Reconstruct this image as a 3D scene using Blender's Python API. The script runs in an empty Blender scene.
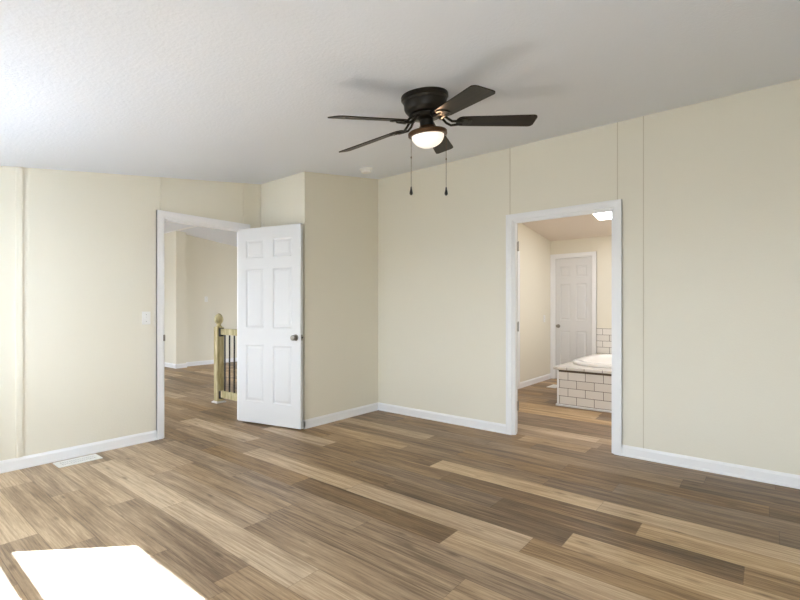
import bpy, bmesh, math, random
from mathutils import Vector, Matrix

random.seed(7)
SC = bpy.context.scene
COL = SC.collection

# ------------------------------------------------------------------ camera
EYE = 1.20
cam_data = bpy.data.cameras.new('camera')
cam = bpy.data.objects.new('camera', cam_data)
COL.objects.link(cam)
cam.location = (0, 0, EYE)
cam.rotation_euler = (math.radians(90), 0, math.radians(39.0))
cam_data.sensor_width = 36
cam_data.lens = 456.0 / 800 * 36
cam_data.shift_y = 8.5 / 800
cam_data.clip_start = 0.02
SC.camera = cam

# ------------------------------------------------------------------ light and exposure
SKY_STRENGTH = 7.0
SUN_STRENGTH = 77.0
world = bpy.data.worlds.new('world')
SC.world = world
world.use_nodes = True
bg = world.node_tree.nodes['Background']
bg.inputs[1].default_value = SKY_STRENGTH
_nt = world.node_tree
_tc = _nt.nodes.new('ShaderNodeTexCoord')
_sp = _nt.nodes.new('ShaderNodeSeparateXYZ')
_cr = _nt.nodes.new('ShaderNodeValToRGB')       # sunlit ground below the horizon, pale sky above it
_cr.color_ramp.elements[0].position = 0.47
_cr.color_ramp.elements[0].color = (0.33, 0.36, 0.39, 1)
_cr.color_ramp.elements[1].position = 0.53
_cr.color_ramp.elements[1].color = (0.82, 0.92, 1.04, 1)
_ma = _nt.nodes.new('ShaderNodeMath'); _ma.operation = 'MULTIPLY_ADD'
_ma.inputs[1].default_value = 0.5; _ma.inputs[2].default_value = 0.5
_nt.links.new(_tc.outputs['Generated'], _sp.inputs[0])
_nt.links.new(_sp.outputs['Z'], _ma.inputs[0])
_nt.links.new(_ma.outputs[0], _cr.inputs['Fac'])
_nt.links.new(_cr.outputs['Color'], bg.inputs[0])

sun_data = bpy.data.lights.new('sun', 'SUN')
sun_data.energy = SUN_STRENGTH
sun_data.angle = math.radians(0.53)
sun_data.color = (0.70, 0.87, 1.12)
sun = bpy.data.objects.new('sun', sun_data)
COL.objects.link(sun)
sun.rotation_euler = Vector((0.7071, 0.7071, -1.01)).to_track_quat('-Z', 'Y').to_euler()


def area(name, loc, direction, sx, sy, energy=None, color=(1, 1, 1), portal=False):
    d = bpy.data.lights.new(name, 'AREA')
    d.shape = 'RECTANGLE'
    d.size, d.size_y = sx, sy
    d.color = color
    if portal:
        d.cycles.is_portal = True
    else:
        d.energy = energy
    o = bpy.data.objects.new(name, d)
    COL.objects.link(o)
    o.location = loc
    o.rotation_euler = Vector(direction).to_track_quat('-Z', 'Y').to_euler()
    return o


# openings in the outside walls, through which the daylight comes: x0, x1, z0, z1
REAR = -0.35
WIN_BED = (-3.895, -2.35, 0.80, 2.0)
WIN_ADDED_BED = (-0.60, 1.25, 0.45, 2.08)  # unseen second window, added to brighten the room
WIN_ADDED_HALL = (-10.2, -6.6, 0.6, 2.0)  # unseen opening, added and sized to light the hall
WIN_ADDED_FAR = (-9.0, -5.0, 0.4, 2.05)  # also unseen, added and enlarged for a brighter hall
FAR_END = 9.2
for nm, w, y, dy in (('sky_portal_bedroom', WIN_BED, REAR - 0.05, 1), ('sky_portal_bedroom', WIN_ADDED_BED, REAR - 0.05, 1),
                     ('sky_portal_hall', WIN_ADDED_HALL, REAR - 0.05, 1), ('sky_portal_far', WIN_ADDED_FAR, FAR_END + 0.05, -1)):
    area(nm, ((w[0] + w[1]) / 2, y, (w[2] + w[3]) / 2), (0, dy, 0), w[1] - w[0], w[3] - w[2], portal=True)
# unseen fill lamp, added to brighten the bathroom and the tub front
area('bathroom_fill', (0.1, 4.25, 2.0), (-0.35, 1.0, -0.35), 0.9, 0.25, energy=17, color=(1.0, 0.985, 0.99))

SC.view_settings.view_transform = 'Standard'
SC.view_settings.look = 'None'
SC.view_settings.gamma = 1.0
SC.view_settings.use_curve_mapping = False
SC.view_settings.exposure = 0.72
SC.cycles.max_bounces = 16
SC.cycles.diffuse_bounces = 10
SC.cycles.use_denoising = True
SC.cycles.sample_clamp_indirect = 20.0


# ------------------------------------------------------------------ materials
def lin(c):
    return tuple((v / 255 / 12.92) if v / 255 <= 0.04045 else ((v / 255 + 0.055) / 1.055) ** 2.4 for v in c) + (1,)


def node(nt, kind, **kw):
    n = nt.nodes.new(kind)
    for k, v in kw.items():
        setattr(n, k, v)
    return n


def mat(name, rgb, rough=0.5, metal=0.0, spec=0.5, bump=None, vary=0.0, vscale=3.0, emit=None):
    """bump = (noise scale, strength, detail)"""
    m = bpy.data.materials.new(name)
    m.use_nodes = True
    nt = m.node_tree
    b = nt.nodes['Principled BSDF']
    b.inputs['Base Color'].default_value = lin(rgb)
    b.inputs['Roughness'].default_value = rough
    b.inputs['Metallic'].default_value = metal
    b.inputs['Specular IOR Level'].default_value = spec
    tc = node(nt, 'ShaderNodeTexCoord')
    if vary:
        nz = node(nt, 'ShaderNodeTexNoise')
        nz.inputs['Scale'].default_value = vscale
        nz.inputs['Detail'].default_value = 4
        nt.links.new(tc.outputs['Object'], nz.inputs['Vector'])
        mx = node(nt, 'ShaderNodeMix', data_type='RGBA')
        c = lin(rgb)
        mx.inputs['A'].default_value = tuple(v * (1 - vary) for v in c[:3]) + (1,)
        mx.inputs['B'].default_value = tuple(min(1, v * (1 + vary)) for v in c[:3]) + (1,)
        nt.links.new(nz.outputs['Fac'], mx.inputs['Factor'])
        nt.links.new(mx.outputs['Result'], b.inputs['Base Color'])
    if bump:
        nz = node(nt, 'ShaderNodeTexNoise')
        nz.inputs['Scale'].default_value = bump[0]
        nz.inputs['Detail'].default_value = bump[2]
        nt.links.new(tc.outputs['Object'], nz.inputs['Vector'])
        bp = node(nt, 'ShaderNodeBump')
        bp.inputs['Strength'].default_value = bump[1]
        bp.inputs['Distance'].default_value = 0.01
        nt.links.new(nz.outputs['Fac'], bp.inputs['Height'])
        nt.links.new(bp.outputs['Normal'], b.inputs['Normal'])
    if emit:
        b.inputs['Emission Color'].default_value = lin(emit[0])
        b.inputs['Emission Strength'].default_value = emit[1]
    return m


WALL = mat('wall_paint', (228, 223, 207), 0.75, bump=(90, 0.08, 2), spec=0.25)
SEAM = mat('seam_paint', (203, 194, 174), 0.8, spec=0.2)
BATTEN = mat('batten_paint', (228, 223, 207), 0.7, spec=0.25)
CEIL = mat('ceiling_texture', (226, 230, 237), 0.9, bump=(60, 0.22, 5), spec=0.1)
BATHCEIL_WARMLIT = mat('bathroom_ceiling_warm_light', (226, 215, 203), 0.9, bump=(60, 0.22, 5), spec=0.1)  # the warm light on this ceiling is put into its colour
TRIM = mat('trim_white', (238, 238, 238), 0.35, spec=0.4)
DOORM = mat('door_white', (216, 216, 215), 0.4, spec=0.4, bump=(60, 0.02, 2))
NICKEL = mat('satin_nickel', (150, 145, 136), 0.28, metal=1.0)
BRONZE = mat('oil_rubbed_bronze', (38, 33, 25), 0.38, metal=0.55, vary=0.25, vscale=12)
BRONZE_WARM = mat('brushed_bronze', (96, 70, 46), 0.35, metal=0.75, vary=0.2, vscale=20)
BLACK = mat('black_metal', (18, 18, 19), 0.45, spec=0.4)
DARKGAP = mat('vent_shadow_metal', (60, 58, 56), 0.6, metal=0.3)  # shade of the duct, painted onto the plate behind the louvres
PLASTIC = mat('white_plastic', (235, 234, 230), 0.4)
ACRYLIC = mat('white_acrylic', (243, 241, 238), 0.12, spec=0.6)
GLOBE = mat('frosted_glass_lit', (245, 240, 232), 0.3, emit=((255, 246, 232), 0.4))
SKYLIT = mat('skylight_diffuser', (245, 245, 245), 0.4, emit=((246, 248, 255), 12.0))


def blade_material():
    m = mat('blade_walnut', (50, 40, 31), 0.4, spec=0.2)
    nt = m.node_tree
    b = nt.nodes['Principled BSDF']
    tc = node(nt, 'ShaderNodeTexCoord')
    mp = node(nt, 'ShaderNodeMapping')
    mp.inputs['Scale'].default_value = (3, 60, 60)
    nz = node(nt, 'ShaderNodeTexNoise')
    nz.inputs['Scale'].default_value = 1.0
    nz.inputs['Detail'].default_value = 5
    cr = node(nt, 'ShaderNodeValToRGB')
    cr.color_ramp.elements[0].color = lin((20, 16, 12))
    cr.color_ramp.elements[1].color = lin((44, 35, 26))
    cr.color_ramp.elements[0].position = 0.35
    cr.color_ramp.elements[1].position = 0.7
    nt.links.new(tc.outputs['Object'], mp.inputs['Vector'])
    nt.links.new(mp.outputs['Vector'], nz.inputs['Vector'])
    nt.links.new(nz.outputs['Fac'], cr.inputs['Fac'])
    nt.links.new(cr.outputs['Color'], b.inputs['Base Color'])
    return m


BLADE = blade_material()


def pine_material():
    m = mat('treated_pine', (205, 190, 140), 0.6, spec=0.3)
    nt = m.node_tree
    b = nt.nodes['Principled BSDF']
    tc = node(nt, 'ShaderNodeTexCoord')
    mp = node(nt, 'ShaderNodeMapping')
    mp.inputs['Scale'].default_value = (25, 25, 4)
    nz = node(nt, 'ShaderNodeTexNoise')
    nz.inputs['Scale'].default_value = 1.2
    nz.inputs['Detail'].default_value = 6
    cr = node(nt, 'ShaderNodeValToRGB')
    cr.color_ramp.elements[0].color = lin((168, 156, 112))
    cr.color_ramp.elements[1].color = lin((208, 198, 158))
    cr.color_ramp.elements[0].position = 0.35
    cr.color_ramp.elements[1].position = 0.62
    nt.links.new(tc.outputs['Object'], mp.inputs['Vector'])
    nt.links.new(mp.outputs['Vector'], nz.inputs['Vector'])
    nt.links.new(nz.outputs['Fac'], cr.inputs['Fac'])
    nt.links.new(cr.outputs['Color'], b.inputs['Base Color'])
    return m


PINE = pine_material()


def pane_material():
    m = bpy.data.materials.new('window_glass')
    m.use_nodes = True
    nt = m.node_tree
    nt.nodes.remove(nt.nodes['Principled BSDF'])
    out = nt.nodes['Material Output']
    tr = node(nt, 'ShaderNodeBsdfTransparent')
    gl = node(nt, 'ShaderNodeBsdfGlossy')
    gl.inputs['Roughness'].default_value = 0.02
    mx = node(nt, 'ShaderNodeMixShader')
    mx.inputs[0].default_value = 0.06
    nt.links.new(tr.outputs[0], mx.inputs[1])
    nt.links.new(gl.outputs[0], mx.inputs[2])
    nt.links.new(mx.outputs[0], out.inputs['Surface'])
    return m


PANE = pane_material()


def tile_material():
    """4 x 8 inch subway tile with brown grout, laid from per-face UVs in tile units"""
    m = mat('subway_tile', (232, 228, 222), 0.16, spec=0.55)
    nt = m.node_tree
    b = nt.nodes['Principled BSDF']
    uv = node(nt, 'ShaderNodeUVMap')
    br = node(nt, 'ShaderNodeTexBrick')
    br.offset = 0.5
    br.offset_frequency = 2
    br.inputs['Color1'].default_value = lin((232, 228, 221))
    br.inputs['Color2'].default_value = lin((222, 217, 209))
    br.inputs['Mortar'].default_value = lin((104, 92, 80))
    br.inputs['Scale'].default_value = 1.0
    br.inputs['Mortar Size'].default_value = 0.0028
    br.inputs['Mortar Smooth'].default_value = 0.1
    br.inputs['Brick Width'].default_value = 0.2045
    br.inputs['Row Height'].default_value = 0.0988
    nt.links.new(uv.outputs['UV'], br.inputs['Vector'])
    nt.links.new(br.outputs['Color'], b.inputs['Base Color'])
    bp = node(nt, 'ShaderNodeBump')
    bp.invert = True
    bp.inputs['Strength'].default_value = 0.5
    bp.inputs['Distance'].default_value = 0.002
    nt.links.new(br.outputs['Fac'], bp.inputs['Height'])
    nt.links.new(bp.outputs['Normal'], b.inputs['Normal'])
    return m


TILE = tile_material()
GROUT_SHADE = mat('grout_and_shade', (104, 92, 80), 0.9)  # grout colour that also stands for the shade under the deck


def floor_material():
    m = mat('vinyl_plank', (150, 125, 98), 0.42, spec=0.3)
    nt = m.node_tree
    L = nt.links.new
    b = nt.nodes['Principled BSDF']
    at = node(nt, 'ShaderNodeAttribute', attribute_name='tone')          # r tone, g seed, b warmth
    sp = node(nt, 'ShaderNodeSeparateColor')
    L(at.outputs['Color'], sp.inputs[0])
    uv = node(nt, 'ShaderNodeUVMap')
    sx = node(nt, 'ShaderNodeSeparateXYZ')
    L(uv.outputs['UV'], sx.inputs[0])
    seed = node(nt, 'ShaderNodeMath', operation='MULTIPLY')
    L(sp.outputs[1], seed.inputs[0]); seed.inputs[1].default_value = 137.0

    def vec(kx, ky):
        c = node(nt, 'ShaderNodeCombineXYZ')
        for i, k in ((0, kx), (1, ky)):
            mm = node(nt, 'ShaderNodeMath', operation='MULTIPLY')
            L(sx.outputs[i], mm.inputs[0]); mm.inputs[1].default_value = k
            L(mm.outputs[0], c.inputs[i])
        L(seed.outputs[0], c.inputs[2])
        return c.outputs[0]

    def noise(v, detail, rough=0.6, dist=0.0):
        n = node(nt, 'ShaderNodeTexNoise')
        n.inputs['Scale'].default_value = 1.0
        n.inputs['Detail'].default_value = detail
        n.inputs['Roughness'].default_value = rough
        n.inputs['Distortion'].default_value = dist
        L(v, n.inputs['Vector'])
        return n.outputs['Fac']

    broad = noise(vec(1.1, 24), 4, 0.6, 0.5)      # long streaks
    fine = noise(vec(4.5, 110), 4, 0.75, 0.3)        # fine pores
    patch = noise(vec(1.4, 7), 3, 0.55, 0.3)      # cloudy patches
    wv = node(nt, 'ShaderNodeTexWave', wave_type='BANDS', bands_direction='Y')
    wv.inputs['Scale'].default_value = 1.0
    wv.inputs['Distortion'].default_value = 9.0
    wv.inputs['Detail'].default_value = 3.0
    wv.inputs['Detail Scale'].default_value = 0.8
    L(vec(0.9, 16), wv.inputs['Vector'])

    def math_(op, a, bb):
        n = node(nt, 'ShaderNodeMath', operation=op)
        for i, v in ((0, a), (1, bb)):
            if isinstance(v, (int, float)):
                n.inputs[i].default_value = v
            else:
                L(v, n.inputs[i])
        return n.outputs[0]

    def centred(v, k):
        return math_('MULTIPLY', math_('SUBTRACT', v, 0.5), k)

    t = math_('ADD', sp.outputs[0], centred(broad, 0.95))
    t = math_('ADD', t, centred(fine, 1.0))
    t = math_('ADD', t, centred(patch, 0.45))
    t = math_('ADD', t, centred(wv.outputs['Fac'], 0.07))
    cr = node(nt, 'ShaderNodeValToRGB')
    els = cr.color_ramp.elements
    els[0].position = 0.0; els[0].color = lin(FLOOR_RAMP[0])
    els[1].position = 1.0; els[1].color = lin(FLOOR_RAMP[3])
    for p, c in ((0.33, FLOOR_RAMP[1]), (0.66, FLOOR_RAMP[2])):
        e = els.new(p); e.color = lin(c)
    L(t, cr.inputs['Fac'])
    # knots: small dark spots, a few per plank
    vo = node(nt, 'ShaderNodeTexVoronoi', feature='F1')
    vo.inputs['Scale'].default_value = 1.0
    L(vec(3.0, 9.5), vo.inputs['Vector'])
    kr = node(nt, 'ShaderNodeValToRGB')
    kr.color_ramp.elements[0].position = 0.03; kr.color_ramp.elements[0].color = (0.42, 0.38, 0.34, 1)
    kr.color_ramp.elements[1].position = 0.16; kr.color_ramp.elements[1].color = (1, 1, 1, 1)
    L(vo.outputs['Distance'], kr.inputs['Fac'])
    mul = node(nt, 'ShaderNodeMix', data_type='RGBA', blend_type='MULTIPLY')
    mul.inputs['Factor'].default_value = 0.8
    L(cr.outputs['Color'], mul.inputs['A']); L(kr.outputs['Color'], mul.inputs['B'])
    # the bevelled joint round each plank
    w = PLANK_W
    e1 = math_('SUBTRACT', w / 2, math_('ABSOLUTE', math_('SUBTRACT', sx.outputs[1], w / 2), 0))
    jt = math_('LESS_THAN', e1, 0.0013)
    e2 = math_('LESS_THAN', sx.outputs[0], 0.0025)
    jt = math_('MAXIMUM', jt, e2)
    mj = node(nt, 'ShaderNodeMix', data_type='RGBA', blend_type='MULTIPLY')
    L(math_('MULTIPLY', jt, 0.5), mj.inputs['Factor'])
    L(mul.outputs['Result'], mj.inputs['A'])
    mj.inputs['B'].default_value = (0.25, 0.2, 0.16, 1)
    hs = node(nt, 'ShaderNodeHueSaturation')
    L(math_('ADD', 0.82, math_('MULTIPLY', sp.outputs[2], 0.26)), hs.inputs['Saturation'])
    L(mj.outputs['Result'], hs.inputs['Color'])
    L(hs.outputs['Color'], b.inputs['Base Color'])
    bp = node(nt, 'ShaderNodeBump')
    bp.inputs['Strength'].default_value = 0.12
    bp.inputs['Distance'].default_value = 0.002
    L(fine, bp.inputs['Height'])
    L(bp.outputs['Normal'], b.inputs['Normal'])
    return m


PLANK_W = 0.18
FLOOR_RAMP = [(84, 63, 40), (131, 105, 75), (176, 147, 110), (214, 188, 149)]
FLOORM = floor_material()


# ------------------------------------------------------------------ mesh helpers
def obj(name, bm, m, parent=None, smooth=False, bevel=0.0, segs=2):
    bmesh.ops.recalc_face_normals(bm, faces=bm.faces[:])
    me = bpy.data.meshes.new(name)
    bm.to_mesh(me)
    bm.free()
    me.materials.append(m)
    if smooth:
        for p in me.polygons:
            p.use_smooth = True
        try:
            me.set_sharp_from_angle(angle=math.radians(35))
        except Exception:
            pass
    o = bpy.data.objects.new(name, me)
    COL.objects.link(o)
    if parent:
        o.parent = parent
    if bevel:
        md = o.modifiers.new('bevel', 'BEVEL')
        md.width = bevel
        md.segments = segs
        md.limit_method = 'ANGLE'
        md.angle_limit = math.radians(40)
    return o


def box(bm, x0, x1, y0, y1, z0, z1):
    v = [bm.verts.new(p) for p in ((x0, y0, z0), (x1, y0, z0), (x1, y1, z0), (x0, y1, z0),
                                   (x0, y0, z1), (x1, y0, z1), (x1, y1, z1), (x0, y1, z1))]
    for f in ((0, 3, 2, 1), (4, 5, 6, 7), (0, 1, 5, 4), (1, 2, 6, 5), (2, 3, 7, 6), (3, 0, 4, 7)):
        bm.faces.new([v[i] for i in f])
    return v


def boxes(*lst):
    bm = bmesh.new()
    for b in lst:
        box(bm, *b)
    return bm


def prism_x(bm, poly, x0, x1):
    """a (y, z) outline carried from x0 to x1"""
    a = [bm.verts.new((x0, p[0], p[1])) for p in poly]
    b = [bm.verts.new((x1, p[0], p[1])) for p in poly]
    bm.faces.new(a); bm.faces.new(b[::-1])
    n = len(poly)
    for i in range(n):
        j = (i + 1) % n
        bm.faces.new((a[i], b[i], b[j], a[j]))


def lathe(bm, prof, segs=40, M=None):
    """prof = (radius, z) from one end to the other"""
    M = M or Matrix.Identity(4)
    rings = []
    for r, z in prof:
        if r < 1e-5:
            rings.append([bm.verts.new(M @ Vector((0, 0, z)))])
        else:
            rings.append([bm.verts.new(M @ Vector((r * math.cos(2 * math.pi * i / segs), r * math.sin(2 * math.pi * i / segs), z))) for i in range(segs)])
    for a, b in zip(rings, rings[1:]):
        for i in range(segs):
            j = (i + 1) % segs
            if len(a) == 1 and len(b) == 1:
                continue
            if len(a) == 1:
                bm.faces.new((a[0], b[i], b[j]))
            elif len(b) == 1:
                bm.faces.new((a[i], b[0], a[j]))
            else:
                bm.faces.new((a[i], b[i], b[j], a[j]))
    for r in (rings[0], rings[-1]):
        if len(r) > 1:
            bm.faces.new(r)


def tube(bm, pts, r, segs=8):
    pts = [Vector(p) for p in pts]
    rs = r if isinstance(r, (list, tuple)) else [r] * len(pts)
    rings = []
    for i, p in enumerate(pts):
        t = (pts[min(i + 1, len(pts) - 1)] - pts[max(i - 1, 0)]).normalized()
        u = t.cross(Vector((0, 0, 1)))
        if u.length < 1e-3:
            u = t.cross(Vector((1, 0, 0)))
        u.normalize()
        v = t.cross(u)
        rings.append([bm.verts.new(p + (u * math.cos(2 * math.pi * k / segs) + v * math.sin(2 * math.pi * k / segs)) * rs[i]) for k in range(segs)])
    for a, b in zip(rings, rings[1:]):
        for k in range(segs):
            j = (k + 1) % segs
            bm.faces.new((a[k], a[j], b[j], b[k]))
    bm.faces.new(rings[0]); bm.faces.new(rings[-1][::-1])


def tag(o, label=None, cat=None, group=None, kind=None):
    if label: o['label'] = label
    if cat: o['category'] = cat
    if group: o['group'] = group
    if kind: o['kind'] = kind
    return o


def empty(name, loc=(0, 0, 0), rot=(0, 0, 0)):
    o = bpy.data.objects.new(name, None)
    COL.objects.link(o)
    o.location = loc
    o.rotation_euler = rot
    o.empty_display_size = 0.1
    return o


def struct(name, bm, m, label=None, cat=None, **kw):
    return tag(obj(name, bm, m, **kw), label, cat, kind='structure')


# ------------------------------------------------------------------ the shell
SLOPE, Z0 = 0.149, 2.13           # bedroom side of the roof
RIDGE = 4.27
ZR = Z0 + SLOPE * RIDGE
SLOPE2 = -0.119                   # the far side


def cz(y):
    return Z0 + SLOPE * y if y <= RIDGE else ZR + SLOPE2 * (y - RIDGE)


XA = -4.36                        # left wall face
YB = 4.04                         # right wall face
TA = 0.115
TB = 0.072
XR = 1.35                         # wall to the right of the camera
XW = -12.0
BX0, BX1, BY0, BY1 = -2.92, 1.05, YB + TB, 7.72    # bathroom
EMB = 0.004


def make_floor():
    bm = bmesh.new()
    uvl = bm.loops.layers.uv.new('UVMap')
    col = bm.loops.layers.float_color.new('tone')
    top0 = 3.016
    over = {   # row: (x where the plank begins, tone)
        -6: [(-3.4, .42), (-1.79, .68), (-1.19, .4), (0.03, .3)],
        -5: [(-3.1, .4), (-1.6, .38), (-.35, .22), (.9, .3)],
        -4: [(-3.3, .42), (-1.95, .5), (-.47, .22), (.8, .3)],
        -3: [(-3.6, .66), (-2.45, .36), (-1.2, .34), (0.0, .25)],
        -2: [(-3.5, .36), (-2.0, .42), (-.8, .38), (.45, .2)],
        -1: [(-3.6, .66), (-2.45, .42), (-1.2, .3), (0.04, .28)],
        0: [(-3.25, .42), (-2.01, .78), (-.80, .76), (.42, .7)],
        1: [(-3.93, .66), (-3.02, .36), (-1.80, .26), (-.553, .72), (.66, .6)],
        2: [(-3.75, .42), (-2.53, .34), (-1.31, .2), (-.09, .5)],
        3: [(-3.25, .36), (-2.03, .28), (-.815, .78), (.4, .6)],
        4: [(-4.6, .45), (-3.40, .74), (-2.18, .72), (-.96, .46)],
        5: [(-3.75, .4), (-2.53, .24), (-1.31, .72), (-.09, .6)],
        6: [(-4.2, .52), (-2.98, .46), (-1.76, .4), (-.54, .5)],
        7: [(-4.6, .66), (-3.49, .54), (-2.27, .44), (-1.05, .5)],
        8: [(-4.6, .68), (-3.45, .6), (-2.23, .52), (-1.01, .5)],
        9: [(-4.6, .46), (-4.05, .80), (-2.83, .76), (-1.61, .7)],
        10: [(-4.33, .64), (-3.11, .44), (-1.89, .5)],
        11: [(-4.6, .58), (-3.55, .56), (-2.33, .42), (-1.8, .45)],
        12: [(-5.2, .80), (-3.97, .56), (-2.75, .46)],
        13: [(-4.25, .76), (-3.03, .54), (-1.8, .5)],
    }

    def quad(xa, xb, ya, yb, uo, tone):
        vs = [bm.verts.new(p) for p in ((xa, ya, 0), (xb, ya, 0), (xb, yb, 0), (xa, yb, 0))]
        f = bm.faces.new(vs)
        seed = random.random()
        warm = random.random() * (.35 if ya < 1.8 and xa < -1.5 else 1)
        for lp, uvw in zip(f.loops, ((uo, 0), (uo + xb - xa, 0), (uo + xb - xa, PLANK_W), (uo, PLANK_W))):
            lp[uvl].uv = uvw
            lp[col] = (tone, seed, warm, 1)

    k0, k1 = -36, 20
    for k in range(k0, k1):
        yb = top0 - PLANK_W * k
        ya = yb - PLANK_W
        starts = over.get(k)
        rnd = [(.28, .42, .5, .36, .7)[random.randrange(5)] + random.uniform(-.06, .06) for _ in range(20)]
        x = XW - random.uniform(0, 1.2)
        i = 0
        seq = []
        lim = starts[0][0] if starts else XR + 1
        while x < lim:
            seq.append((x, rnd[i % 20])); i += 1; x += 1.22
        if starts:
            if len(seq) and starts[0][0] - seq[-1][0] < 0.25:
                seq.pop()
            seq += starts
            x = starts[-1][0] + 1.22
            while x < XR + 0.5:
                seq.append((x, rnd[i % 20])); i += 1; x += 1.22
        for a, b in zip(seq, seq[1:] + [(XR + 0.3, 0)]):
            if b[0] > a[0] + 0.01:
                quad(a[0], b[0], ya, yb, 0.0, a[1])
    o = struct('floor', bm, FLOORM, 'brown and tan wood-look vinyl plank floor', 'floor')
    for f in o.data.polygons:
        pass
    return o


floor = make_floor()
# recalc may flip single quads: make every floor face look up
fb = bmesh.new(); fb.from_mesh(floor.data)
for f in fb.faces:
    f.normal_update()
    if f.normal.z < 0:
        f.normal_flip()
fb.to_mesh(floor.data); fb.free()

# the ceilings: two slopes meeting at the ridge
bm = bmesh.new()
prism_x(bm, [(REAR - .12, cz(REAR - .12)), (RIDGE, ZR), (RIDGE, ZR + .1), (REAR - .12, cz(REAR - .12) + .1)], XW - .1, XR + .1)
struct('ceiling', bm, CEIL, 'textured white ceiling rising away from the camera', 'ceiling')
SKY_X0, SKY_X1, SKY_Y0, SKY_Y1 = -1.885, -0.95, 6.46, 6.86
XM = BX0 - .05
for nm, m, parts, lb in (('ceiling.001', CEIL, ((XW - .1, XM, RIDGE, FAR_END + .12),), 'hall ceiling sloping down beyond the ridge'),
                         ('ceiling.002', BATHCEIL_WARMLIT, ((XM, SKY_X0, RIDGE, FAR_END + .12), (SKY_X1, XR + .1, RIDGE, FAR_END + .12),
                                                    (SKY_X0, SKY_X1, RIDGE, SKY_Y0), (SKY_X0, SKY_X1, SKY_Y1, FAR_END + .12)), 'bathroom ceiling coloured for the warm light on it, with a skylight')):
    bm = bmesh.new()
    for xa, xb, ya, yb in parts:
        prism_x(bm, [(ya, cz(ya)), (yb, cz(yb)), (yb, cz(yb) + .1), (ya, cz(ya) + .1)], xa, xb)
    struct(nm, bm, m, lb, 'ceiling')
bm = bmesh.new()
prism_x(bm, [(SKY_Y0, cz(SKY_Y0) + .012), (SKY_Y1, cz(SKY_Y1) + .012), (SKY_Y1, cz(SKY_Y1) + .03), (SKY_Y0, cz(SKY_Y0) + .03)], SKY_X0, SKY_X1)
struct('window_5', bm, SKYLIT, 'bright square skylight in the bathroom ceiling', 'skylight')


def wall_x(name, x0, x1, y0, y1, holes=(), label=None):
    """wall running along y, its top following the ceiling; holes = (y0, y1, z0, z1)"""
    bm = bmesh.new()

    def seg(a, b, zlo, zhi=None):
        if b - a < 1e-4: return
        if zhi is None:
            ys = [a] + ([RIDGE] if a < RIDGE < b else []) + [b]
            prism_x(bm, [(a, zlo), (b, zlo)] + [(y, cz(y) + EMB) for y in ys[::-1]], x0, x1)
        else:
            prism_x(bm, [(a, zlo), (b, zlo), (b, zhi), (a, zhi)], x0, x1)
    cur = y0
    for h in sorted(holes):
        seg(cur, h[0], 0); seg(h[0], h[1], h[3])
        if h[2] > 0: seg(h[0], h[1], 0, h[2])
        cur = h[1]
    seg(cur, y1, 0)
    return struct(name, bm, WALL, label, 'wall')


def wall_y(name, y0, y1, x0, x1, holes=(), label=None):
    """wall running along x; holes = (x0, x1, z0, z1)"""
    bm = bmesh.new()

    def seg(a, b, zlo, zhi=None):
        if b - a < 1e-4: return
        if zhi is None:
            prism_x(bm, [(y0, zlo), (y1, zlo), (y1, cz(y1) + EMB), (y0, cz(y0) + EMB)], a, b)
        else:
            box(bm, a, b, y0, y1, zlo, zhi)
    cur = x0
    for h in sorted(holes):
        seg(cur, h[0], 0); seg(h[0], h[1], h[3])
        if h[2] > 0: seg(h[0], h[1], 0, h[2])
        cur = h[1]
    seg(cur, x1, 0)
    return struct(name, bm, WALL, label, 'wall')


DA = (1.896, 2.742, 2.045)        # opening in the left wall: y0, y1, top
DB = (-1.898, -0.992, 2.035)      # opening in the right wall: x0, x1, top
DC = (-2.86, -2.225, 2.065)       # the closed door at the far end of the bathroom
BUMP_X, BUMP_Y = -3.605, 2.94
wall_x('wall_left', XA - TA, XA, REAR, YB, [(DA[0], DA[1], 0, DA[2])], 'pale beige panelled wall on the left with the hall doorway')
wall_y('wall_back', YB, YB + TB, XA - TA, XR + .1, [(DB[0], DB[1], 0, DB[2])], 'long beige wall on the right with the bathroom doorway')
bm = bmesh.new()
prism_x(bm, [(BUMP_Y, 0), (YB, 0), (YB, cz(YB) + EMB), (BUMP_Y, cz(BUMP_Y) + EMB)], XA, BUMP_X)
struct('wall_corner', bm, WALL, 'boxed-out beige wall corner behind the open door', 'wall')
wall_x('wall_right', XR, XR + .1, REAR, BY1, (), 'beige side wall to the right of the camera')
wall_y('wall_rear', REAR - .1, REAR, XW, XR + .1, [(w[0], w[1], w[2], w[3]) for w in (WIN_ADDED_HALL, WIN_BED, WIN_ADDED_BED)], 'outside wall with the windows behind the camera')
wall_x('wall_bathroom_left', BX0 - .1, BX0, BY0, BY1, (), 'plain pale wall on the left of the bathroom')
wall_x('wall_bathroom_right', BX1, BX1 + .1, BY0, BY1, (), 'bathroom wall beyond the tub')
wall_y('wall_bathroom_far', BY1, BY1 + .1, BX0 - .1, XR + .1, [(DC[0], DC[1], 0, DC[2])], 'far bathroom wall with the closed door')
wall_y('wall_hall_stub', RIDGE, RIDGE + .2, XW, -9.22, (), 'stub wall end at the far side of the hall')
wall_x('wall_hall_far', -9.48, -9.38, RIDGE + .2, FAR_END, (), 'beige far wall of the hall')
wall_x('wall_hall_side', XA - TA, XA - .02, YB + TB, FAR_END, (), 'hall wall behind the bathroom')
wall_y('wall_hall_end', FAR_END, FAR_END + .1, -9.48, XA, [WIN_ADDED_FAR], 'end wall of the hall')
wall_x('wall_hall_west', XW - .1, XW, REAR, RIDGE + .2, (), 'west wall of the hall')
struct('trim_1', boxes((XW, XA - TA, RIDGE - .03, RIDGE + .03, ZR - .016, ZR)), TRIM, 'white strip along the hall ceiling ridge', 'trim')


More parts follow.
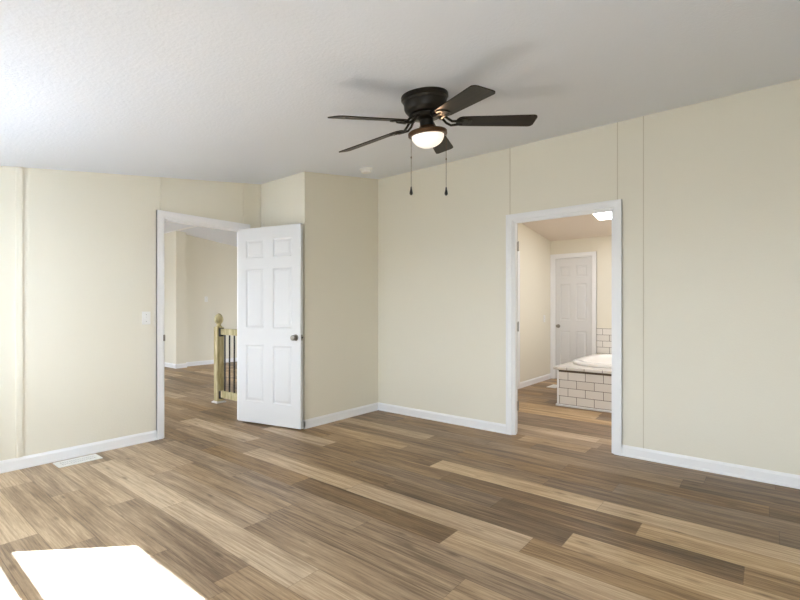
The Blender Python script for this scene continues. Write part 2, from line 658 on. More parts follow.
# ------------------------------------------------------------------ windows behind the camera
def window(n, w, y, label):
    x0, x1, z0, z1 = w
    f = .035
    zm = 1.275 if n <= 2 else (z0 + z1) / 2
    fr = boxes((x0, x1, y - .10, y, z0 - .0, z0 + .012), (x0, x1, y - .10, y - .0, z1 - .005, z1),
               (x0, x0 + .008, y - .1, y, z0, z1), (x1 - .008, x1, y - .1, y, z0, z1),
               (x0, x1, y - .05, y - .02, zm - .03, zm + .03))
    o = struct('window_%d' % n, fr, TRIM, label, 'window')
    obj('pane', boxes((x0, x1, y - .04, y - .036, z0, z1)), PANE, o)
    c = .06
    obj('casing', boxes((x0 - c, x0, y, y + .015, z0 - c, z1 + c), (x1, x1 + c, y, y + .015, z0 - c, z1 + c),
                        (x0, x1, y, y + .015, z1, z1 + c), (x0, x1, y, y + .015, z0 - c, z0)), TRIM, o)


window(1, WIN_BED, REAR, 'wide white window behind the camera that lets the sun in')
window(2, WIN_ADDED_BED, REAR, 'added white window behind and right of the camera to brighten the room')
window(3, WIN_ADDED_HALL, REAR, 'added window that brightens the hall')
window(4, WIN_ADDED_FAR, FAR_END + .1, 'added window at the end of the hall that brightens it')


struct('added_sun_blocker', boxes((-1.95, 1.3, REAR - 1.5, REAR - .12, 2.3, 2.42)), TRIM, 'unseen slab added to shade the second rear window', 'sun blocker')  # added slab out of view, keeps the sun out of the second window


# ------------------------------------------------------------------ baseboards and casings
BH, BT = .088, .013


def base_profile(bm, a, b, nrm):
    """baseboard from a to b (x, y) with its face towards nrm"""
    a, b, nrm = Vector(a), Vector(b), Vector(nrm)
    prof = [(0, 0), (BT + .004, 0), (BT + .004, .012), (BT, .018), (BT, BH - .018), (BT - .006, BH - .006), (.003, BH), (0, BH)]
    A = [bm.verts.new((a.x + nrm.x * d, a.y + nrm.y * d, z)) for d, z in prof]
    B = [bm.verts.new((b.x + nrm.x * d, b.y + nrm.y * d, z)) for d, z in prof]
    n = len(prof)
    bm.faces.new(A); bm.faces.new(B[::-1])
    for i in range(n):
        j = (i + 1) % n
        bm.faces.new((A[i], B[i], B[j], A[j]))


def base(name, label, *runs):
    bm = bmesh.new()
    for r in runs:
        base_profile(bm, *r)
    return struct(name, bm, TRIM, label, 'baseboard')


CW = .057
base('baseboard_left', 'white baseboard along the left wall', ((XA, REAR), (XA, DA[0] - CW), (1, 0)))
base('baseboard_left.001', 'short white baseboard behind the open door', ((XA, DA[1] + CW), (XA, BUMP_Y), (1, 0)), ((XA, BUMP_Y), (BUMP_X + BT, BUMP_Y), (0, -1)))
base('baseboard_corner', 'white baseboard on the boxed-out corner', ((BUMP_X, BUMP_Y - BT), (BUMP_X, YB), (1, 0)))
base('baseboard_back', 'white baseboard between corner and bathroom doorway', ((BUMP_X + BT, YB), (DB[0] - CW, YB), (0, -1)))
base('baseboard_right', 'white baseboard to the right of the bathroom doorway', ((DB[1] + CW, YB), (XR, YB), (0, -1)))
base('baseboard_side', 'white baseboard right of the camera', ((XR, REAR), (XR, YB - .02), (-1, 0)))
base('baseboard_bathroom', 'white baseboard on the left bathroom wall', ((BX0, 6.44), (BX0, BY1), (1, 0)))
base('baseboard_hall', 'white baseboard round the hall wall end', ((XW, RIDGE), (-9.22 + BT, RIDGE), (0, -1)), ((-9.22, RIDGE - BT), (-9.22, RIDGE + .2 + BT), (1, 0)))
base('baseboard_hall_far', 'white baseboard along the far hall wall', ((-9.38, RIDGE + .2), (-9.38, FAR_END), (1, 0)))


def casing_profile_leg(bm, p0, p1, inward, nrm):
    """flat casing with a raised outer bead; p0, p1 along the INNER edge; inward points away from the opening"""
    p0, p1, inward, nrm = map(Vector, (p0, p1, inward, nrm))
    prof = [(0, 0), (0, .010), (.004, .012), (CW - .018, .015), (CW - .012, .019), (CW - .003, .019), (CW, .015), (CW, 0)]
    ax = (p1 - p0).normalized()
    return prof, ax


def casing_x(x, nx, y0, y1, top, bm=None, cw=CW):
    """casing round an opening in a wall whose face is at x (normal nx = +-1)"""
    bm = bm or bmesh.new()
    t = .017 * nx
    xs = sorted((x, x + t)); xs2 = sorted((x, x + t * 1.25))
    box(bm, *xs, y0 - cw, y0, 0, top + cw)
    box(bm, *xs, y1, y1 + cw, 0, top + cw)
    box(bm, *xs, y0, y1, top, top + cw)
    b = .014
    box(bm, *xs2, y0 - cw, y0 - cw + b, 0, top + cw)
    box(bm, *xs2, y1 + cw - b, y1 + cw, 0, top + cw)
    box(bm, *xs2, y0 - cw + b, y1 + cw - b, top + cw - b, top + cw)
    return bm


def casing_y(y, ny, x0, x1, top, bm=None, cw=CW):
    bm = bm or bmesh.new()
    t = .017 * ny
    ys = sorted((y, y + t)); ys2 = sorted((y, y + t * 1.25))
    box(bm, x0 - cw, x0, *ys, 0, top + cw)
    box(bm, x1, x1 + cw, *ys, 0, top + cw)
    box(bm, x0, x1, *ys, top, top + cw)
    b = .014
    box(bm, x0 - cw, x0 - cw + b, *ys2, 0, top + cw)
    box(bm, x1 + cw - b, x1 + cw, *ys2, 0, top + cw)
    box(bm, x0 - cw + b, x1 + cw - b, *ys2, top + cw - b, top + cw)
    return bm


J = .016
# left doorway: jamb lining with stops, casing on both faces, strike plate
bm = casing_x(XA, 1, DA[0], DA[1], DA[2])
casing_x(XA - TA, -1, DA[0], DA[1], DA[2], bm)
box(bm, XA - TA, XA, DA[0], DA[0] + J, 0, DA[2] - J)
box(bm, XA - TA, XA, DA[1] - J, DA[1], 0, DA[2] - J)
box(bm, XA - TA, XA, DA[0], DA[1], DA[2] - J, DA[2])
box(bm, XA - .075, XA - .04, DA[0] + J, DA[0] + J + .01, 0, DA[2] - J)
box(bm, XA - .075, XA - .04, DA[0] + J, DA[1] - J, DA[2] - J - .01, DA[2] - J)
tr = struct('trim_2', bm, TRIM, 'white casing round the hall doorway', 'trim')
obj('strike_plate', boxes((XA - .035, XA - .002, DA[0] + J - .001, DA[0] + J + .0015, .90, .957), (XA + .014, XA + .019, DA[0] - .003, DA[0] + J, .90, .957)), NICKEL, tr)
# bathroom doorway
bm = casing_y(YB, -1, DB[0], DB[1], DB[2])
casing_y(YB + TB, 1, DB[0], DB[1], DB[2], bm)
box(bm, DB[0], DB[0] + J, YB, YB + TB, 0, DB[2] - J)
box(bm, DB[1] - J, DB[1], YB, YB + TB, 0, DB[2] - J)
box(bm, DB[0], DB[1], YB, YB + TB, DB[2] - J, DB[2])
box(bm, DB[0] + J, DB[0] + J + .01, YB + .010, YB + .034, 0, DB[2] - J)
box(bm, DB[1] - J - .01, DB[1] - J, YB + .010, YB + .034, 0, DB[2] - J)
box(bm, DB[0] + J, DB[1] - J, YB + .010, YB + .034, DB[2] - J - .01, DB[2] - J)
struct('trim_3', bm, TRIM, 'white casing round the bathroom doorway', 'trim')
# far bathroom door
bm = casing_y(BY1, -1, DC[0], DC[1], DC[2])
box(bm, DC[0], DC[0] + J, BY1, BY1 + .1, 0, DC[2] - J)
box(bm, DC[1] - J, DC[1], BY1, BY1 + .1, 0, DC[2] - J)
box(bm, DC[0], DC[1], BY1, BY1 + .1, DC[2] - J, DC[2])
box(bm, DC[0], DC[1], BY1 + .055, BY1 + .09, 0, DC[2])  # unseen board, added to stop daylight leaking round the door
struct('trim_4', bm, TRIM, 'white casing round the closed bathroom door', 'trim')
# closet casing on the left bathroom wall, seen as a sliver
struct('trim_5', casing_x(BX0, 1, 5.62, 6.375, 2.0), TRIM, 'white casing on the left bathroom wall', 'trim')
struct('door_4', boxes((BX0, BX0 + .006, 5.625, 6.37, .012, 1.997)), DOORM, 'white closet door on the left bathroom wall', 'door')

# battens and seams in the wall panels
nt_ = [6]


def trim(bm, m, label):
    struct('trim_%d' % nt_[0], bm, m, label, 'trim'); nt_[0] += 1


def batten_left(y0, y1, z0, label):
    bm = bmesh.new()
    prism_x(bm, [(y0, z0), (y1, z0), (y1, cz(y1) - .001), (y0, cz(y0) - .001)], XA - .002, XA + .012)
    trim(bm, BATTEN, label)


batten_left(.838, .876, BH, 'narrow painted batten on the left wall')
batten_left(1.872, 1.908, DA[2] + CW + .002, 'batten above the left end of the hall doorway')
batten_left(2.722, 2.772, DA[2] + CW + .002, 'batten above the right end of the hall doorway')
batten_left(2.918, 2.938, BH, 'corner batten behind the open door')
for x, z0, lb in ((-1.921, DB[2] + CW + .002, 'seam above the left end of the bathroom doorway'),
                  (-.970, DB[2] + CW + .002, 'seam above the right end of the bathroom doorway'),
                  (-.778, BH, 'tall seam right of the bathroom doorway')):
    trim(boxes((x - .003, x + .003, YB - .003, YB + .001, z0, cz(YB) - .001)), SEAM, lb)
for x, z0, lb in ((-2.255, DC[2] + CW + .002, 'seam above the closed bathroom door'), (-2.888, DC[2] + CW + .002, 'corner batten in the bathroom')):
    trim(boxes((x - .012, x + .012, BY1 - .006, BY1 + .001, z0, cz(BY1) - .001)), BATTEN, lb)


# ------------------------------------------------------------------ doors
def six_panel(w, h, t):
    """slab from x 0..w, y 0..t, z 0..h with six raised panels on both faces"""
    bm = bmesh.new()
    xs = [0, .135 * w, .425 * w, .575 * w, .865 * w, w]
    k = h / 2.03
    zs = [0, .22 * k, .81 * k, .99 * k, 1.60 * k, 1.715 * k, 1.905 * k, h]
    for y, sg in ((0, 1), (t, -1)):
        for i in range(5):
            for j in range(7):
                x0, x1, z0, z1 = xs[i], xs[i + 1], zs[j], zs[j + 1]
                if i in (1, 3) and j in (1, 3, 5):
                    rings = []
                    for ins, dep in ((0, 0), (.010, .0075), (.020, .0075), (.038, .002)):
                        rings.append([bm.verts.new((px, y + sg * dep, pz)) for px, pz in
                                      ((x0 + ins, z0 + ins), (x1 - ins, z0 + ins), (x1 - ins, z1 - ins), (x0 + ins, z1 - ins))])
                    for a, b in zip(rings, rings[1:]):
                        for q in range(4):
                            r = (q + 1) % 4
                            bm.faces.new((a[q], a[r], b[r], b[q]))
                    bm.faces.new(rings[-1])
                else:
                    bm.faces.new([bm.verts.new((px, y, pz)) for px, pz in ((x0, z0), (x1, z0), (x1, z1), (x0, z1))])
    for x in (0, w):
        for j in range(7):
            bm.faces.new([bm.verts.new((x, yy, zz)) for yy, zz in ((0, zs[j]), (t, zs[j]), (t, zs[j + 1]), (0, zs[j + 1]))])
    for z in (0, h):
        for i in range(5):
            bm.faces.new([bm.verts.new((xx, yy, z)) for xx, yy in ((xs[i], 0), (xs[i + 1], 0), (xs[i + 1], t), (xs[i], t))])
    bmesh.ops.remove_doubles(bm, verts=bm.verts[:], dist=1e-5)
    return bm


def knob_bm(x, y, z, sg):
    M = Matrix.Translation((x, y, z)) @ Matrix.Rotation(math.pi / 2 * sg, 4, 'X')     # +z of the lathe -> -y for sg=1
    bm = bmesh.new()
    lathe(bm, [(.001, 0), (.032, 0), (.032, .004), (.026, .010), (.013, .012), (.0115, .024), (.018, .030), (.0265, .040), (.0275, .048), (.024, .056), (.012, .060), (0, .060)], 28, M)
    return bm


def door(name, label, w, h, t, loc, rz, knob_x, knob_z=.905, both=True):
    d = empty(name, loc, (0, 0, rz))
    tag(d, label, 'door', kind='structure')
    obj('slab', six_panel(w, h, t), DOORM, d)
    for sg in ((1, -1) if both else (1,)):
        obj('door_knob', knob_bm(knob_x, 0 if sg == 1 else t, knob_z, sg), NICKEL, d, smooth=True)
    return d


def hinge_bm(x, y, z, leaf_x=1):
    bm = bmesh.new()
    lathe(bm, [(.0055, -.044), (.0055, .044)], 10, Matrix.Translation((x, y, z)))
    lathe(bm, [(.004, .044), (.0065, .046), (.003, .051)], 10, Matrix.Translation((x, y, z)))
    return bm


# hall door, swung open into the bedroom: local x runs from the hinge to the free edge, face y=0 towards the camera
DT = .035
HALL_ANG = math.radians(13.0)
hx, hy = XA - .020, 2.709
ca, sa = math.cos(HALL_ANG), math.sin(HALL_ANG)
dl = door('door_1', 'open white six-panel door in front of the boxed-out corner', 0.824, 2.019, DT,
          (hx + DT * sa, hy - DT * ca, .016), HALL_ANG, .764, .897)
obj('latch_plate', boxes((.8235, .8255, .006, .029, .869, .926)), NICKEL, dl)
bm = bmesh.new(); lathe(bm, [(.001, 0), (.0085, 0), (.008, .009), (0, .011)], 14, Matrix.Translation((.825, .0175, .897)) @ Matrix.Rotation(math.pi / 2, 4, 'Y'))
obj('latch_bolt', bm, BLACK, dl)
for z in (.2, 1.01, 1.79):
    obj('hinge', hinge_bm(-.004, DT + .004, z), NICKEL, dl)

# bathroom door, swung far open behind the wall; only its hinge edge and hinges show
BA = math.radians(128)
bx, by = DB[0] + J + .004, YB + TB + .002
db = door('door_2', 'white door swung open inside the bathroom doorway, seen edge-on with three hinges', .81, 2.005, DT,
          (bx, by, .014), BA, .75)
for z in (.25, 1.01, 1.78):
    hb = hinge_bm(-.004, -.006, z)
    box(hb, -.0015, 0, .001, .030, z - .044, z + .044)
    obj('hinge', hb, NICKEL, db)

# closed door at the end of the bathroom
door('door_3', 'closed white six-panel door in the far bathroom wall', DC[1] - DC[0] - 2 * J - .004, 2.032, DT,
     (DC[0] + J + .002, BY1 + .012, .012), 0, .052, .89, both=False)


# ------------------------------------------------------------------ ceiling fan
TILT = math.atan(SLOPE)
FX, FY = -1.577, 2.176
fan = empty('ceiling_fan', (FX, FY, cz(FY)), (TILT, 0, 0))
tag(fan, 'dark bronze five-blade ceiling fan with lit bowl light', 'ceiling fan')
bm = bmesh.new()
lathe(bm, [(.02, 0), (.137, 0), (.139, -.004), (.139, -.022), (.133, -.027), (.131, -.036), (.127, -.040), (.126, -.074), (.120, -.088), (.110, -.100), (.104, -.105), (.03, -.105)], 56)
obj('housing', bm, BRONZE, fan, smooth=True)
bm = bmesh.new()
lathe(bm, [(.03, -.103), (.085, -.105), (.092, -.110), (.092, -.122), (.084, -.130), (.05, -.134), (.041, -.142), (.041, -.186), (.03, -.187)], 48)
obj('motor_hub', bm, BRONZE, fan, smooth=True)
bm = bmesh.new()
lathe(bm, [(.03, -.176), (.046, -.177), (.052, -.188), (.080, -.197), (.109, -.205), (.116, -.211), (.116, -.228), (.109, -.232), (.097, -.232), (.03, -.222)], 56)
obj('light_fitter', bm, BRONZE_WARM, fan, smooth=True)
bm = bmesh.new()
R0, D0 = .096, .068
prof = [(R0, -.228)] + [(R0 * math.cos(a), -.232 - D0 * math.sin(a)) for a in [math.pi / 2 * i / 10 for i in range(0, 11)]]
prof[-1] = (0, prof[-1][1])
lathe(bm, prof, 48)
obj('glass_bowl', bm, GLOBE, fan, smooth=True)
# thumb screw at the left of the fitter
T0 = 113.73
for k in range(5):
    a = math.radians(T0 - 72 * k)
    rot = Matrix.Rotation(a, 4, 'Z')
    pitch = Matrix.Rotation(math.radians(12), 4, 'X')
    # blade outline in its own plane: x outwards, y across
    L0, L1 = .175, .653
    w0, w1 = .052, .066
    out = []
    for i in range(7):      # inner end, rounded
        q = math.pi / 2 + math.pi * i / 6
        out.append((L0 + .035 + .035 * math.cos(q), w0 * math.sin(q)))
    rc = .028
    for i in range(6):      # lower outer corner
        q = -math.pi / 2 + math.pi / 2 * i / 5
        out.append((L1 - rc + rc * math.cos(q), -w1 + rc + rc * math.sin(q)))
    for i in range(6):
        q = math.pi / 2 * i / 5
        out.append((L1 - rc + rc * math.cos(q), w1 - rc + rc * math.sin(q)))
    bm = bmesh.new()
    th = .0055
    lo = [bm.verts.new((x, y, -th / 2)) for x, y in out]
    hi = [bm.verts.new((x, y, th / 2)) for x, y in out]
    bm.faces.new(lo[::-1]); bm.faces.new(hi)
    for i in range(len(out)):
        j = (i + 1) % len(out)
        bm.faces.new((lo[i], lo[j], hi[j], hi[i]))
    bl = obj('blade', bm, BLADE, fan)
    bl.matrix_local = rot @ Matrix.Translation((0, 0, -.149)) @ Matrix.Rotation(math.atan(.069), 4, 'Y') @ Matrix.Rotation(math.radians(-12), 4, 'X')
    # blade iron: two curved bars from the hub to a three-screw plate under the blade
    bm = bmesh.new()
    for s in (-1, 1):
        tube(bm, [(.080, s * .014, .030), (.102, s * .022, .024), (.122, s * .027, .004), (.148, s * .024, -.012), (.178, s * .020, -.010), (.215, s * .018, -.0085)], [.008, .008, .0075, .0075, .008, .007], 8)
    pl = []
    for i in range(18):
        q = 2 * math.pi * i / 18
        pl.append((.228 + .042 * math.cos(q), (.040 + .004 * math.cos(3 * q)) * math.sin(q)))
    lo = [bm.verts.new((x, y, -.0085)) for x, y in pl]
    hi = [bm.verts.new((x, y, -.003)) for x, y in pl]
    bm.faces.new(lo[::-1]); bm.faces.new(hi)
    for i in range(18):
        j = (i + 1) % 18
        bm.faces.new((lo[i], lo[j], hi[j], hi[i]))
    for sx, sy in ((.212, 0), (.246, .018), (.246, -.018)):
        lathe(bm, [(.001, -.011), (.005, -.0105), (.0055, -.008)], 10, Matrix.Translation((sx, sy, 0)))
    obj('blade_iron', bm, BRONZE, bl, smooth=True)
bulb = bpy.data.lights.new('fan_bulb', 'SPOT')
bulb.energy = 0.5
bulb.spot_size = math.radians(50)
bulb.spot_blend = 0.8
bulb.color = (1.0, 0.62, 0.36)
bulb.shadow_soft_size = 0.015
bo = bpy.data.objects.new('fan_bulb', bulb)
COL.objects.link(bo)
bo.parent = fan
_d = Vector((math.cos(math.radians(-30)), math.sin(math.radians(-30)), 0))
bo.location = _d * .118 + Vector((0, 0, -.206))
bo.rotation_euler = (_d + Vector((0, 0, .40))).to_track_quat('-Z', 'Y').to_euler()
# pull chains hang straight down
bpy.context.view_layer.update()
ctr = fan.matrix_world @ Vector((0, 0, -.220))
R = Vector((math.cos(math.radians(39)), math.sin(math.radians(39)), 0))
for s, off_, zend, zj in ((-1, -.098, 1.892, 2.097), (1, .110, 1.89, 2.088)):
    p = ctr + R * off_
    ch = obj('pull_chain', None or (lambda b: (tube(b, [(0, 0, 0), (0, 0, zend + .03 - p.z)], .0013, 6),
                                               lathe(b, [(.0005, zj - p.z + .006), (.0035, zj - p.z + .004), (.0035, zj - p.z - .004), (.0005, zj - p.z - .006)], 10), 
                                               tube(b, [(-s * .012, 0, .012), (0, 0, .008), (0, 0, -.002)], .004, 8), b)[-1])(bmesh.new()), BRONZE_WARM, fan)
    M = Matrix.Translation(p)
    ch.matrix_local = fan.matrix_world.inverted() @ M
    bm = bmesh.new()
    lathe(bm, [(0, zend + .034 - p.z), (.004, zend + .030 - p.z), (.005, zend + .018 - p.z), (.0095, zend - .002 - p.z), (.010, zend - .010 - p.z), (.006, zend - .018 - p.z), (0, zend - .020 - p.z)], 16)
    obj('chain_fob', bm, BLACK, ch, smooth=True)

# ------------------------------------------------------------------ smoke detector
sx_, sy_ = -3.225, 3.426
sd = empty('smoke_detector', (sx_, sy_, cz(sy_)), (TILT, 0, 0))
tag(sd, 'round white smoke detector on the ceiling near the corner', 'smoke detector')
bm = bmesh.new(); lathe(bm, [(.01, .0), (.066, 0), (.068, -.004), (.066, -.014), (.055, -.017), (.01, -.017)], 36)
obj('base_ring', bm, PLASTIC, sd, smooth=True)
bm = bmesh.new(); lathe(bm, [(.05, -.016), (.050, -.022), (.053, -.026), (.050, -.040), (.040, -.047), (.01, -.049), (0, -.049)], 36)
obj('cover', bm, PLASTIC, sd, smooth=True)


# ------------------------------------------------------------------ floor vents
def floor_vent(name, label, x0, x1, y0, y1):
    """register lying along y"""
    t = empty(name, ((x0 + x1) / 2, (y0 + y1) / 2, 0))
    tag(t, label, 'floor vent')
    hx_, hy_ = (x1 - x0) / 2, (y1 - y0) / 2
    ix, iy = hx_ - .030, hy_ - .025
    fr = boxes((-hx_, -ix, -hy_, hy_, .0005, .006), (ix, hx_, -hy_, hy_, .0005, .006),
               (-ix, ix, -hy_, -iy, .0005, .006), (-ix, ix, iy, hy_, .0005, .006))
    obj('frame', fr, PLASTIC, t)
    obj('duct_plate', boxes((-ix, ix, -iy, iy, .0005, .0012)), DARKGAP, t)
    n = 17
    lou = []
    for i in range(n):
        y = -iy + 2 * iy * (i + .5) / n
        lou.append((-ix, ix, y - .0042, y + .0042, .0015, .0055))
    lou.append((-.005, .005, -iy, iy, .002, .0058))
    obj('louvres', boxes(*lou), PLASTIC, t)
    return t


floor_vent('floor_vent', 'white louvred floor vent beside the left wall baseboard', -4.305, -4.150, 1.05, 1.34)
floor_vent('floor_vent', 'pale floor vent on the bathroom floor beside the tub', -2.64, -2.50, 6.80, 7.10)


# ------------------------------------------------------------------ switches
def light_switch(label, loc, rz):
    t = empty('light_switch', loc, (0, 0, rz))
    tag(t, label, 'light switch')
    obj('cover_plate', boxes((-.036, .036, -.006, 0, -.058, .058)), PLASTIC, t, bevel=.002)
    obj('toggle', boxes((-.005, .005, -.016, -.005, -.002, .014)), PLASTIC, t, bevel=.001)
    for z in (-.03, .03):
        bm = bmesh.new()
        lathe(bm, [(.001, 0), (.0032, 0), (.0028, .0012), (0, .0014)], 10, Matrix.Translation((0, -.006, z)) @ Matrix.Rotation(math.pi / 2, 4, 'X'))
        obj('screw', bm, NICKEL, t)


light_switch('white light switch on the left wall beside the hall doorway', (XA, 1.752, 1.114), math.pi / 2)
light_switch('small light switch on the far hall wall', (-9.38, 4.98, 1.40), math.pi / 2)
light_switch('light switch on the left bathroom wall', (BX0, 7.43, 1.03), math.pi / 2)

# ------------------------------------------------------------------ stair railing in the hall
PX1, PY0, PW = -5.435, 3.035, .089
rl = empty('stair_railing', (PX1 - PW / 2, PY0 + PW / 2, 0))
tag(rl, 'pine railing with black balusters and ball-topped post behind the open door', 'railing')
h2 = PW / 2
post = obj('newel_post', boxes((-h2, h2, -h2, h2, 0, .965)), PINE, rl, bevel=.004)
bm = bmesh.new()
lathe(bm, [(.03, .960), (.040, .962), (.040, .972), (.026, .984), (.022, .998), (.034, 1.008), (.049, 1.028), (.055, 1.055), (.051, 1.085), (.037, 1.115), (.014, 1.134), (0, 1.139)], 28)
obj('finial', bm, PINE, post, smooth=True)
bm = bmesh.new()
b1, b2 = h2 + .001, h2 + .020
vs = []
for z, r in ((0.0, b2), (.010, b2), (.022, h2 + .004), (.022, b1)):
    vs.append([bm.verts.new((sx * r, sy * r, z)) for sx, sy in ((-1, -1), (1, -1), (1, 1), (-1, 1))])
for a, b in zip(vs, vs[1:]):
    for i in range(4):
        j = (i + 1) % 4
        bm.faces.new((a[i], a[j], b[j], b[i]))
obj('base_trim', bm, TRIM, post)
X_END = (XA - TA - .002) - rl.location.x
obj('handrail', boxes((h2 + .032, X_END, -.020, .020, .868, .944)), PINE, rl, bevel=.004)
obj('bottom_rail', boxes((h2 + .032, X_END, -.020, .020, .072, .160)), PINE, rl, bevel=.004)
for z0, z1 in ((.845, .950), (.055, .150)):
    obj('rail_bracket', boxes((h2, h2 + .032, -.026, .026, z0, z1)), BLACK, rl)
x = -5.335 - rl.location.x
while x < X_END - .03:
    bm = bmesh.new()
    lathe(bm, [(.0095, .150), (.0095, .880)], 12, Matrix.Translation((x, 0, 0)))
    obj('baluster', bm, BLACK, rl, smooth=True)
    x += .108

# ------------------------------------------------------------------ tub and tiled surround
TX0, TX1, TY0, TY1 = -2.036, BX1 - .006, 5.61, BY1 - .013
DECK = .482


def tiled_box(faces):
    """faces = four corners + uv origin handled per face: (p0, du, dv, w, h, uo, vo)"""
    bm = bmesh.new()
    uvl = bm.loops.layers.uv.new('UVMap')
    for p0, du, dv, w, h, uo, vo in faces:
        p0, du, dv = Vector(p0), Vector(du), Vector(dv)
        vs = [bm.verts.new(p) for p in (p0, p0 + du * w, p0 + du * w + dv * h, p0 + dv * h)]
        f = bm.faces.new(vs)
        for lp, uvw in zip(f.loops, ((uo, vo), (uo + w, vo), (uo + w, vo + h), (uo, vo + h))):
            lp[uvl].uv = uvw
    return bm


TW, TH = .2045, .0988
surround = empty('tub_surround', ((TX0 + TX1) / 2, (TY0 + TY1) / 2, 0))
tag(surround, 'white subway-tiled platform around the bathtub', 'tub surround')
off = -surround.location


def local(o):
    o.matrix_local = Matrix.Translation(off)
    return o


fx = TX0 + .012
local(obj('front_tiles', tiled_box([((TX0, TY0, .028), (1, 0, 0), (0, 0, 1), TX1 - TX0, 4 * TH, TW * .37, 0)]), TILE, surround))
local(obj('side_tiles', tiled_box([((TX0, TY0, .028), (0, 1, 0), (0, 0, 1), TY1 - TY0, 4 * TH, TW * .4, 0)]), TILE, surround))

local(obj('corner_trim', boxes((TX0 - .004, TX0 + .016, TY0 - .005, TY0 + .003, .028, DECK - .042), (TX0 - .005, TX0 + .002, TY0 - .004, TY0 + .016, .028, DECK - .042)), TRIM, surround))
local(obj('base_trim', boxes((TX0 - .02, TX1, TY0 - .018, TY0 + .002, .0, .026), (TX0 - .020, TX0 + .002, TY0, TY1, 0, .026)), TRIM, surround, bevel=.008, segs=3))
local(obj('shadow_strip', boxes((TX0 + .0, TX1, TY0 - .0005, TY0 + .01, .028 + 4 * TH, DECK - .035), (TX0 - .0005, TX0 + .01, TY0, TY1, .028 + 4 * TH, DECK - .035)), GROUT_SHADE, surround))  # strip painted as the shadow line and grout below the deck edge
# deck slab: a frame of tiles round the tub
CX, CY, AX, AY = -1.06, 6.57, .968, .74


def deck():
    bm = bmesh.new()
    uvl = bm.loops.layers.uv.new('UVMap')
    x0, x1, y0, y1 = TX0 - .045, TX1, TY0 - .032, TY1
    z0, z1 = DECK - .034, DECK
    qs = [2 * math.pi * i / 72 for i in range(72)]
    qs += [math.atan2(y - CY, x - CX) % (2 * math.pi) for x in (x0, x1) for y in (y0, y1)]
    qs.sort()
    inner, outer = [], []
    for q in qs:
        c, n = math.cos(q), math.sin(q)
        k = (abs(c / (AX - .05)) ** 5 + abs(n / (AY - .05)) ** 5) ** (-1 / 5)
        inner.append((CX + k * c, CY + k * n))
        k = min((((x1 if c > 0 else x0) - CX) / c) if abs(c) > 1e-6 else 1e9, (((y1 if n > 0 else y0) - CY) / n) if abs(n) > 1e-6 else 1e9)
        outer.append((CX + k * c, CY + k * n))
    R4 = [[bm.verts.new((*p, z)) for p in r] for r, z in ((inner, z1), (outer, z1), (outer, z0), (inner, z0))]
    m = len(qs)
    for a in range(4):
        for i in range(m):
            j = (i + 1) % m
            bm.faces.new((R4[a][i], R4[a][j], R4[(a + 1) % 4][j], R4[(a + 1) % 4][i]))
    bmesh.ops.recalc_face_normals(bm, faces=bm.faces[:])
    for f in bm.faces:
        n = f.normal.copy() if f.normal.length else None
        f.normal_update()
        n = f.normal
        for lp in f.loops:
            c = lp.vert.co
            if abs(n.z) > .5:
                lp[uvl].uv = (TW * .4 + c.x * .004, TH * .5 + c.y * .004)
            elif abs(n.y) > .5:
                lp[uvl].uv = (c.x - x0 + TW * .67, c.z - z0 + TH * 2 + .030)
            else:
                lp[uvl].uv = (c.y - y0, c.z - z0 + TH * 2 + .030)
    return bm


local(obj('deck', deck(), TILE, surround, bevel=.006, segs=3))
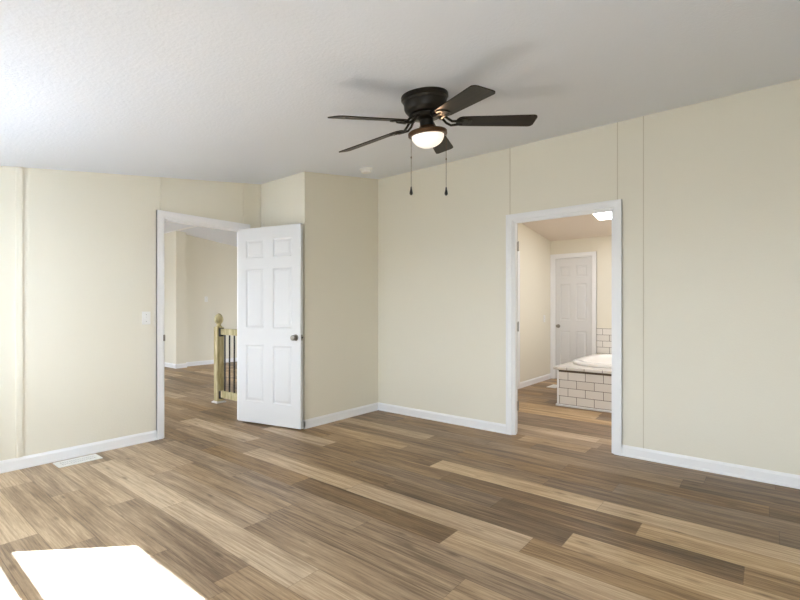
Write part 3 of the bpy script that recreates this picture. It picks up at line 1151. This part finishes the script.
# backsplash on the far wall
bk = struct('wall_tile_backsplash', tiled_box([((DC[1] + CW + .004, BY1 - .010, DECK), (1, 0, 0), (0, 0, 1), BX1 - .002 - DC[1] - CW - .004, 4 * TH + .003, TW * .55, .0),
                                    ((DC[1] + CW + .004, BY1 - .010, DECK + 4 * TH + .003), (1, 0, 0), (0, 1, 0), BX1 - .002 - DC[1] - CW - .004, .010, .05, .05),
                                    ((DC[1] + CW + .004, BY1, DECK), (0, -1, 0), (0, 0, 1), .010, 4 * TH + .003, .05, .0)]), TILE,
            'white subway tile backsplash behind the bathtub', 'tile')


def superell(ax, ay, q, p=5):
    c, s = math.cos(q), math.sin(q)
    return ax * math.copysign(abs(c) ** (2 / p), c), ay * math.copysign(abs(s) ** (2 / p), s)


tub = empty('bathtub', (CX, CY, DECK))
tag(tub, 'white oval drop-in bathtub set in the tiled platform', 'bathtub')
bm = bmesh.new()
N = 72
rings = []
for ins, z in ((.012, .0005), (0, .004), (-.004, .020), (.004, .036), (.020, .043), (.05, .044), (.085, .040), (.105, .028), (.118, .006), (.125, .0015)):
    rings.append([bm.verts.new((*superell(AX - ins, AY - ins, 2 * math.pi * i / N), z)) for i in range(N)])
for a, b in zip(rings, rings[1:]):
    for i in range(N):
        j = (i + 1) % N
        bm.faces.new((a[i], a[j], b[j], b[i]))
obj('rim', bm, ACRYLIC, tub, smooth=True)
bm = bmesh.new()
rings = []
for ins, z in ((.122, .010), (.135, -.04), (.16, -.20), (.19, -.34), (.24, -.41), (.32, -.435), (.60, -.44)):
    rings.append([bm.verts.new((*superell(AX - ins, AY - ins, 2 * math.pi * i / N), z)) for i in range(N)])
for a, b in zip(rings, rings[1:]):
    for i in range(N):
        j = (i + 1) % N
        bm.faces.new((a[i], a[j], b[j], b[i]))
bm.faces.new(rings[-1])
obj('basin', bm, ACRYLIC, tub, smooth=True)

# looks of the parts that differ from the rest of their thing
for o in bpy.data.objects:
    n = o.name.split('.')[0]
    lb = {'glass_bowl': 'lit white frosted glass bowl', 'light_fitter': 'brown bronze light fitter', 'door_knob': 'round satin nickel door knob',
          'latch_plate': 'nickel latch plate', 'hinge': 'nickel hinge', 'baluster': 'thin black metal baluster', 'rail_bracket': 'black rail bracket',
          'chain_fob': 'small dark teardrop pull', 'strike_plate': 'nickel strike plate', 'duct_plate': 'dark plate painted as the shade behind the louvres',
          'shadow_strip': 'dark strip painted as shadow and grout under the deck edge'}.get(n)
    if lb and o.parent:
        o['label'] = lb
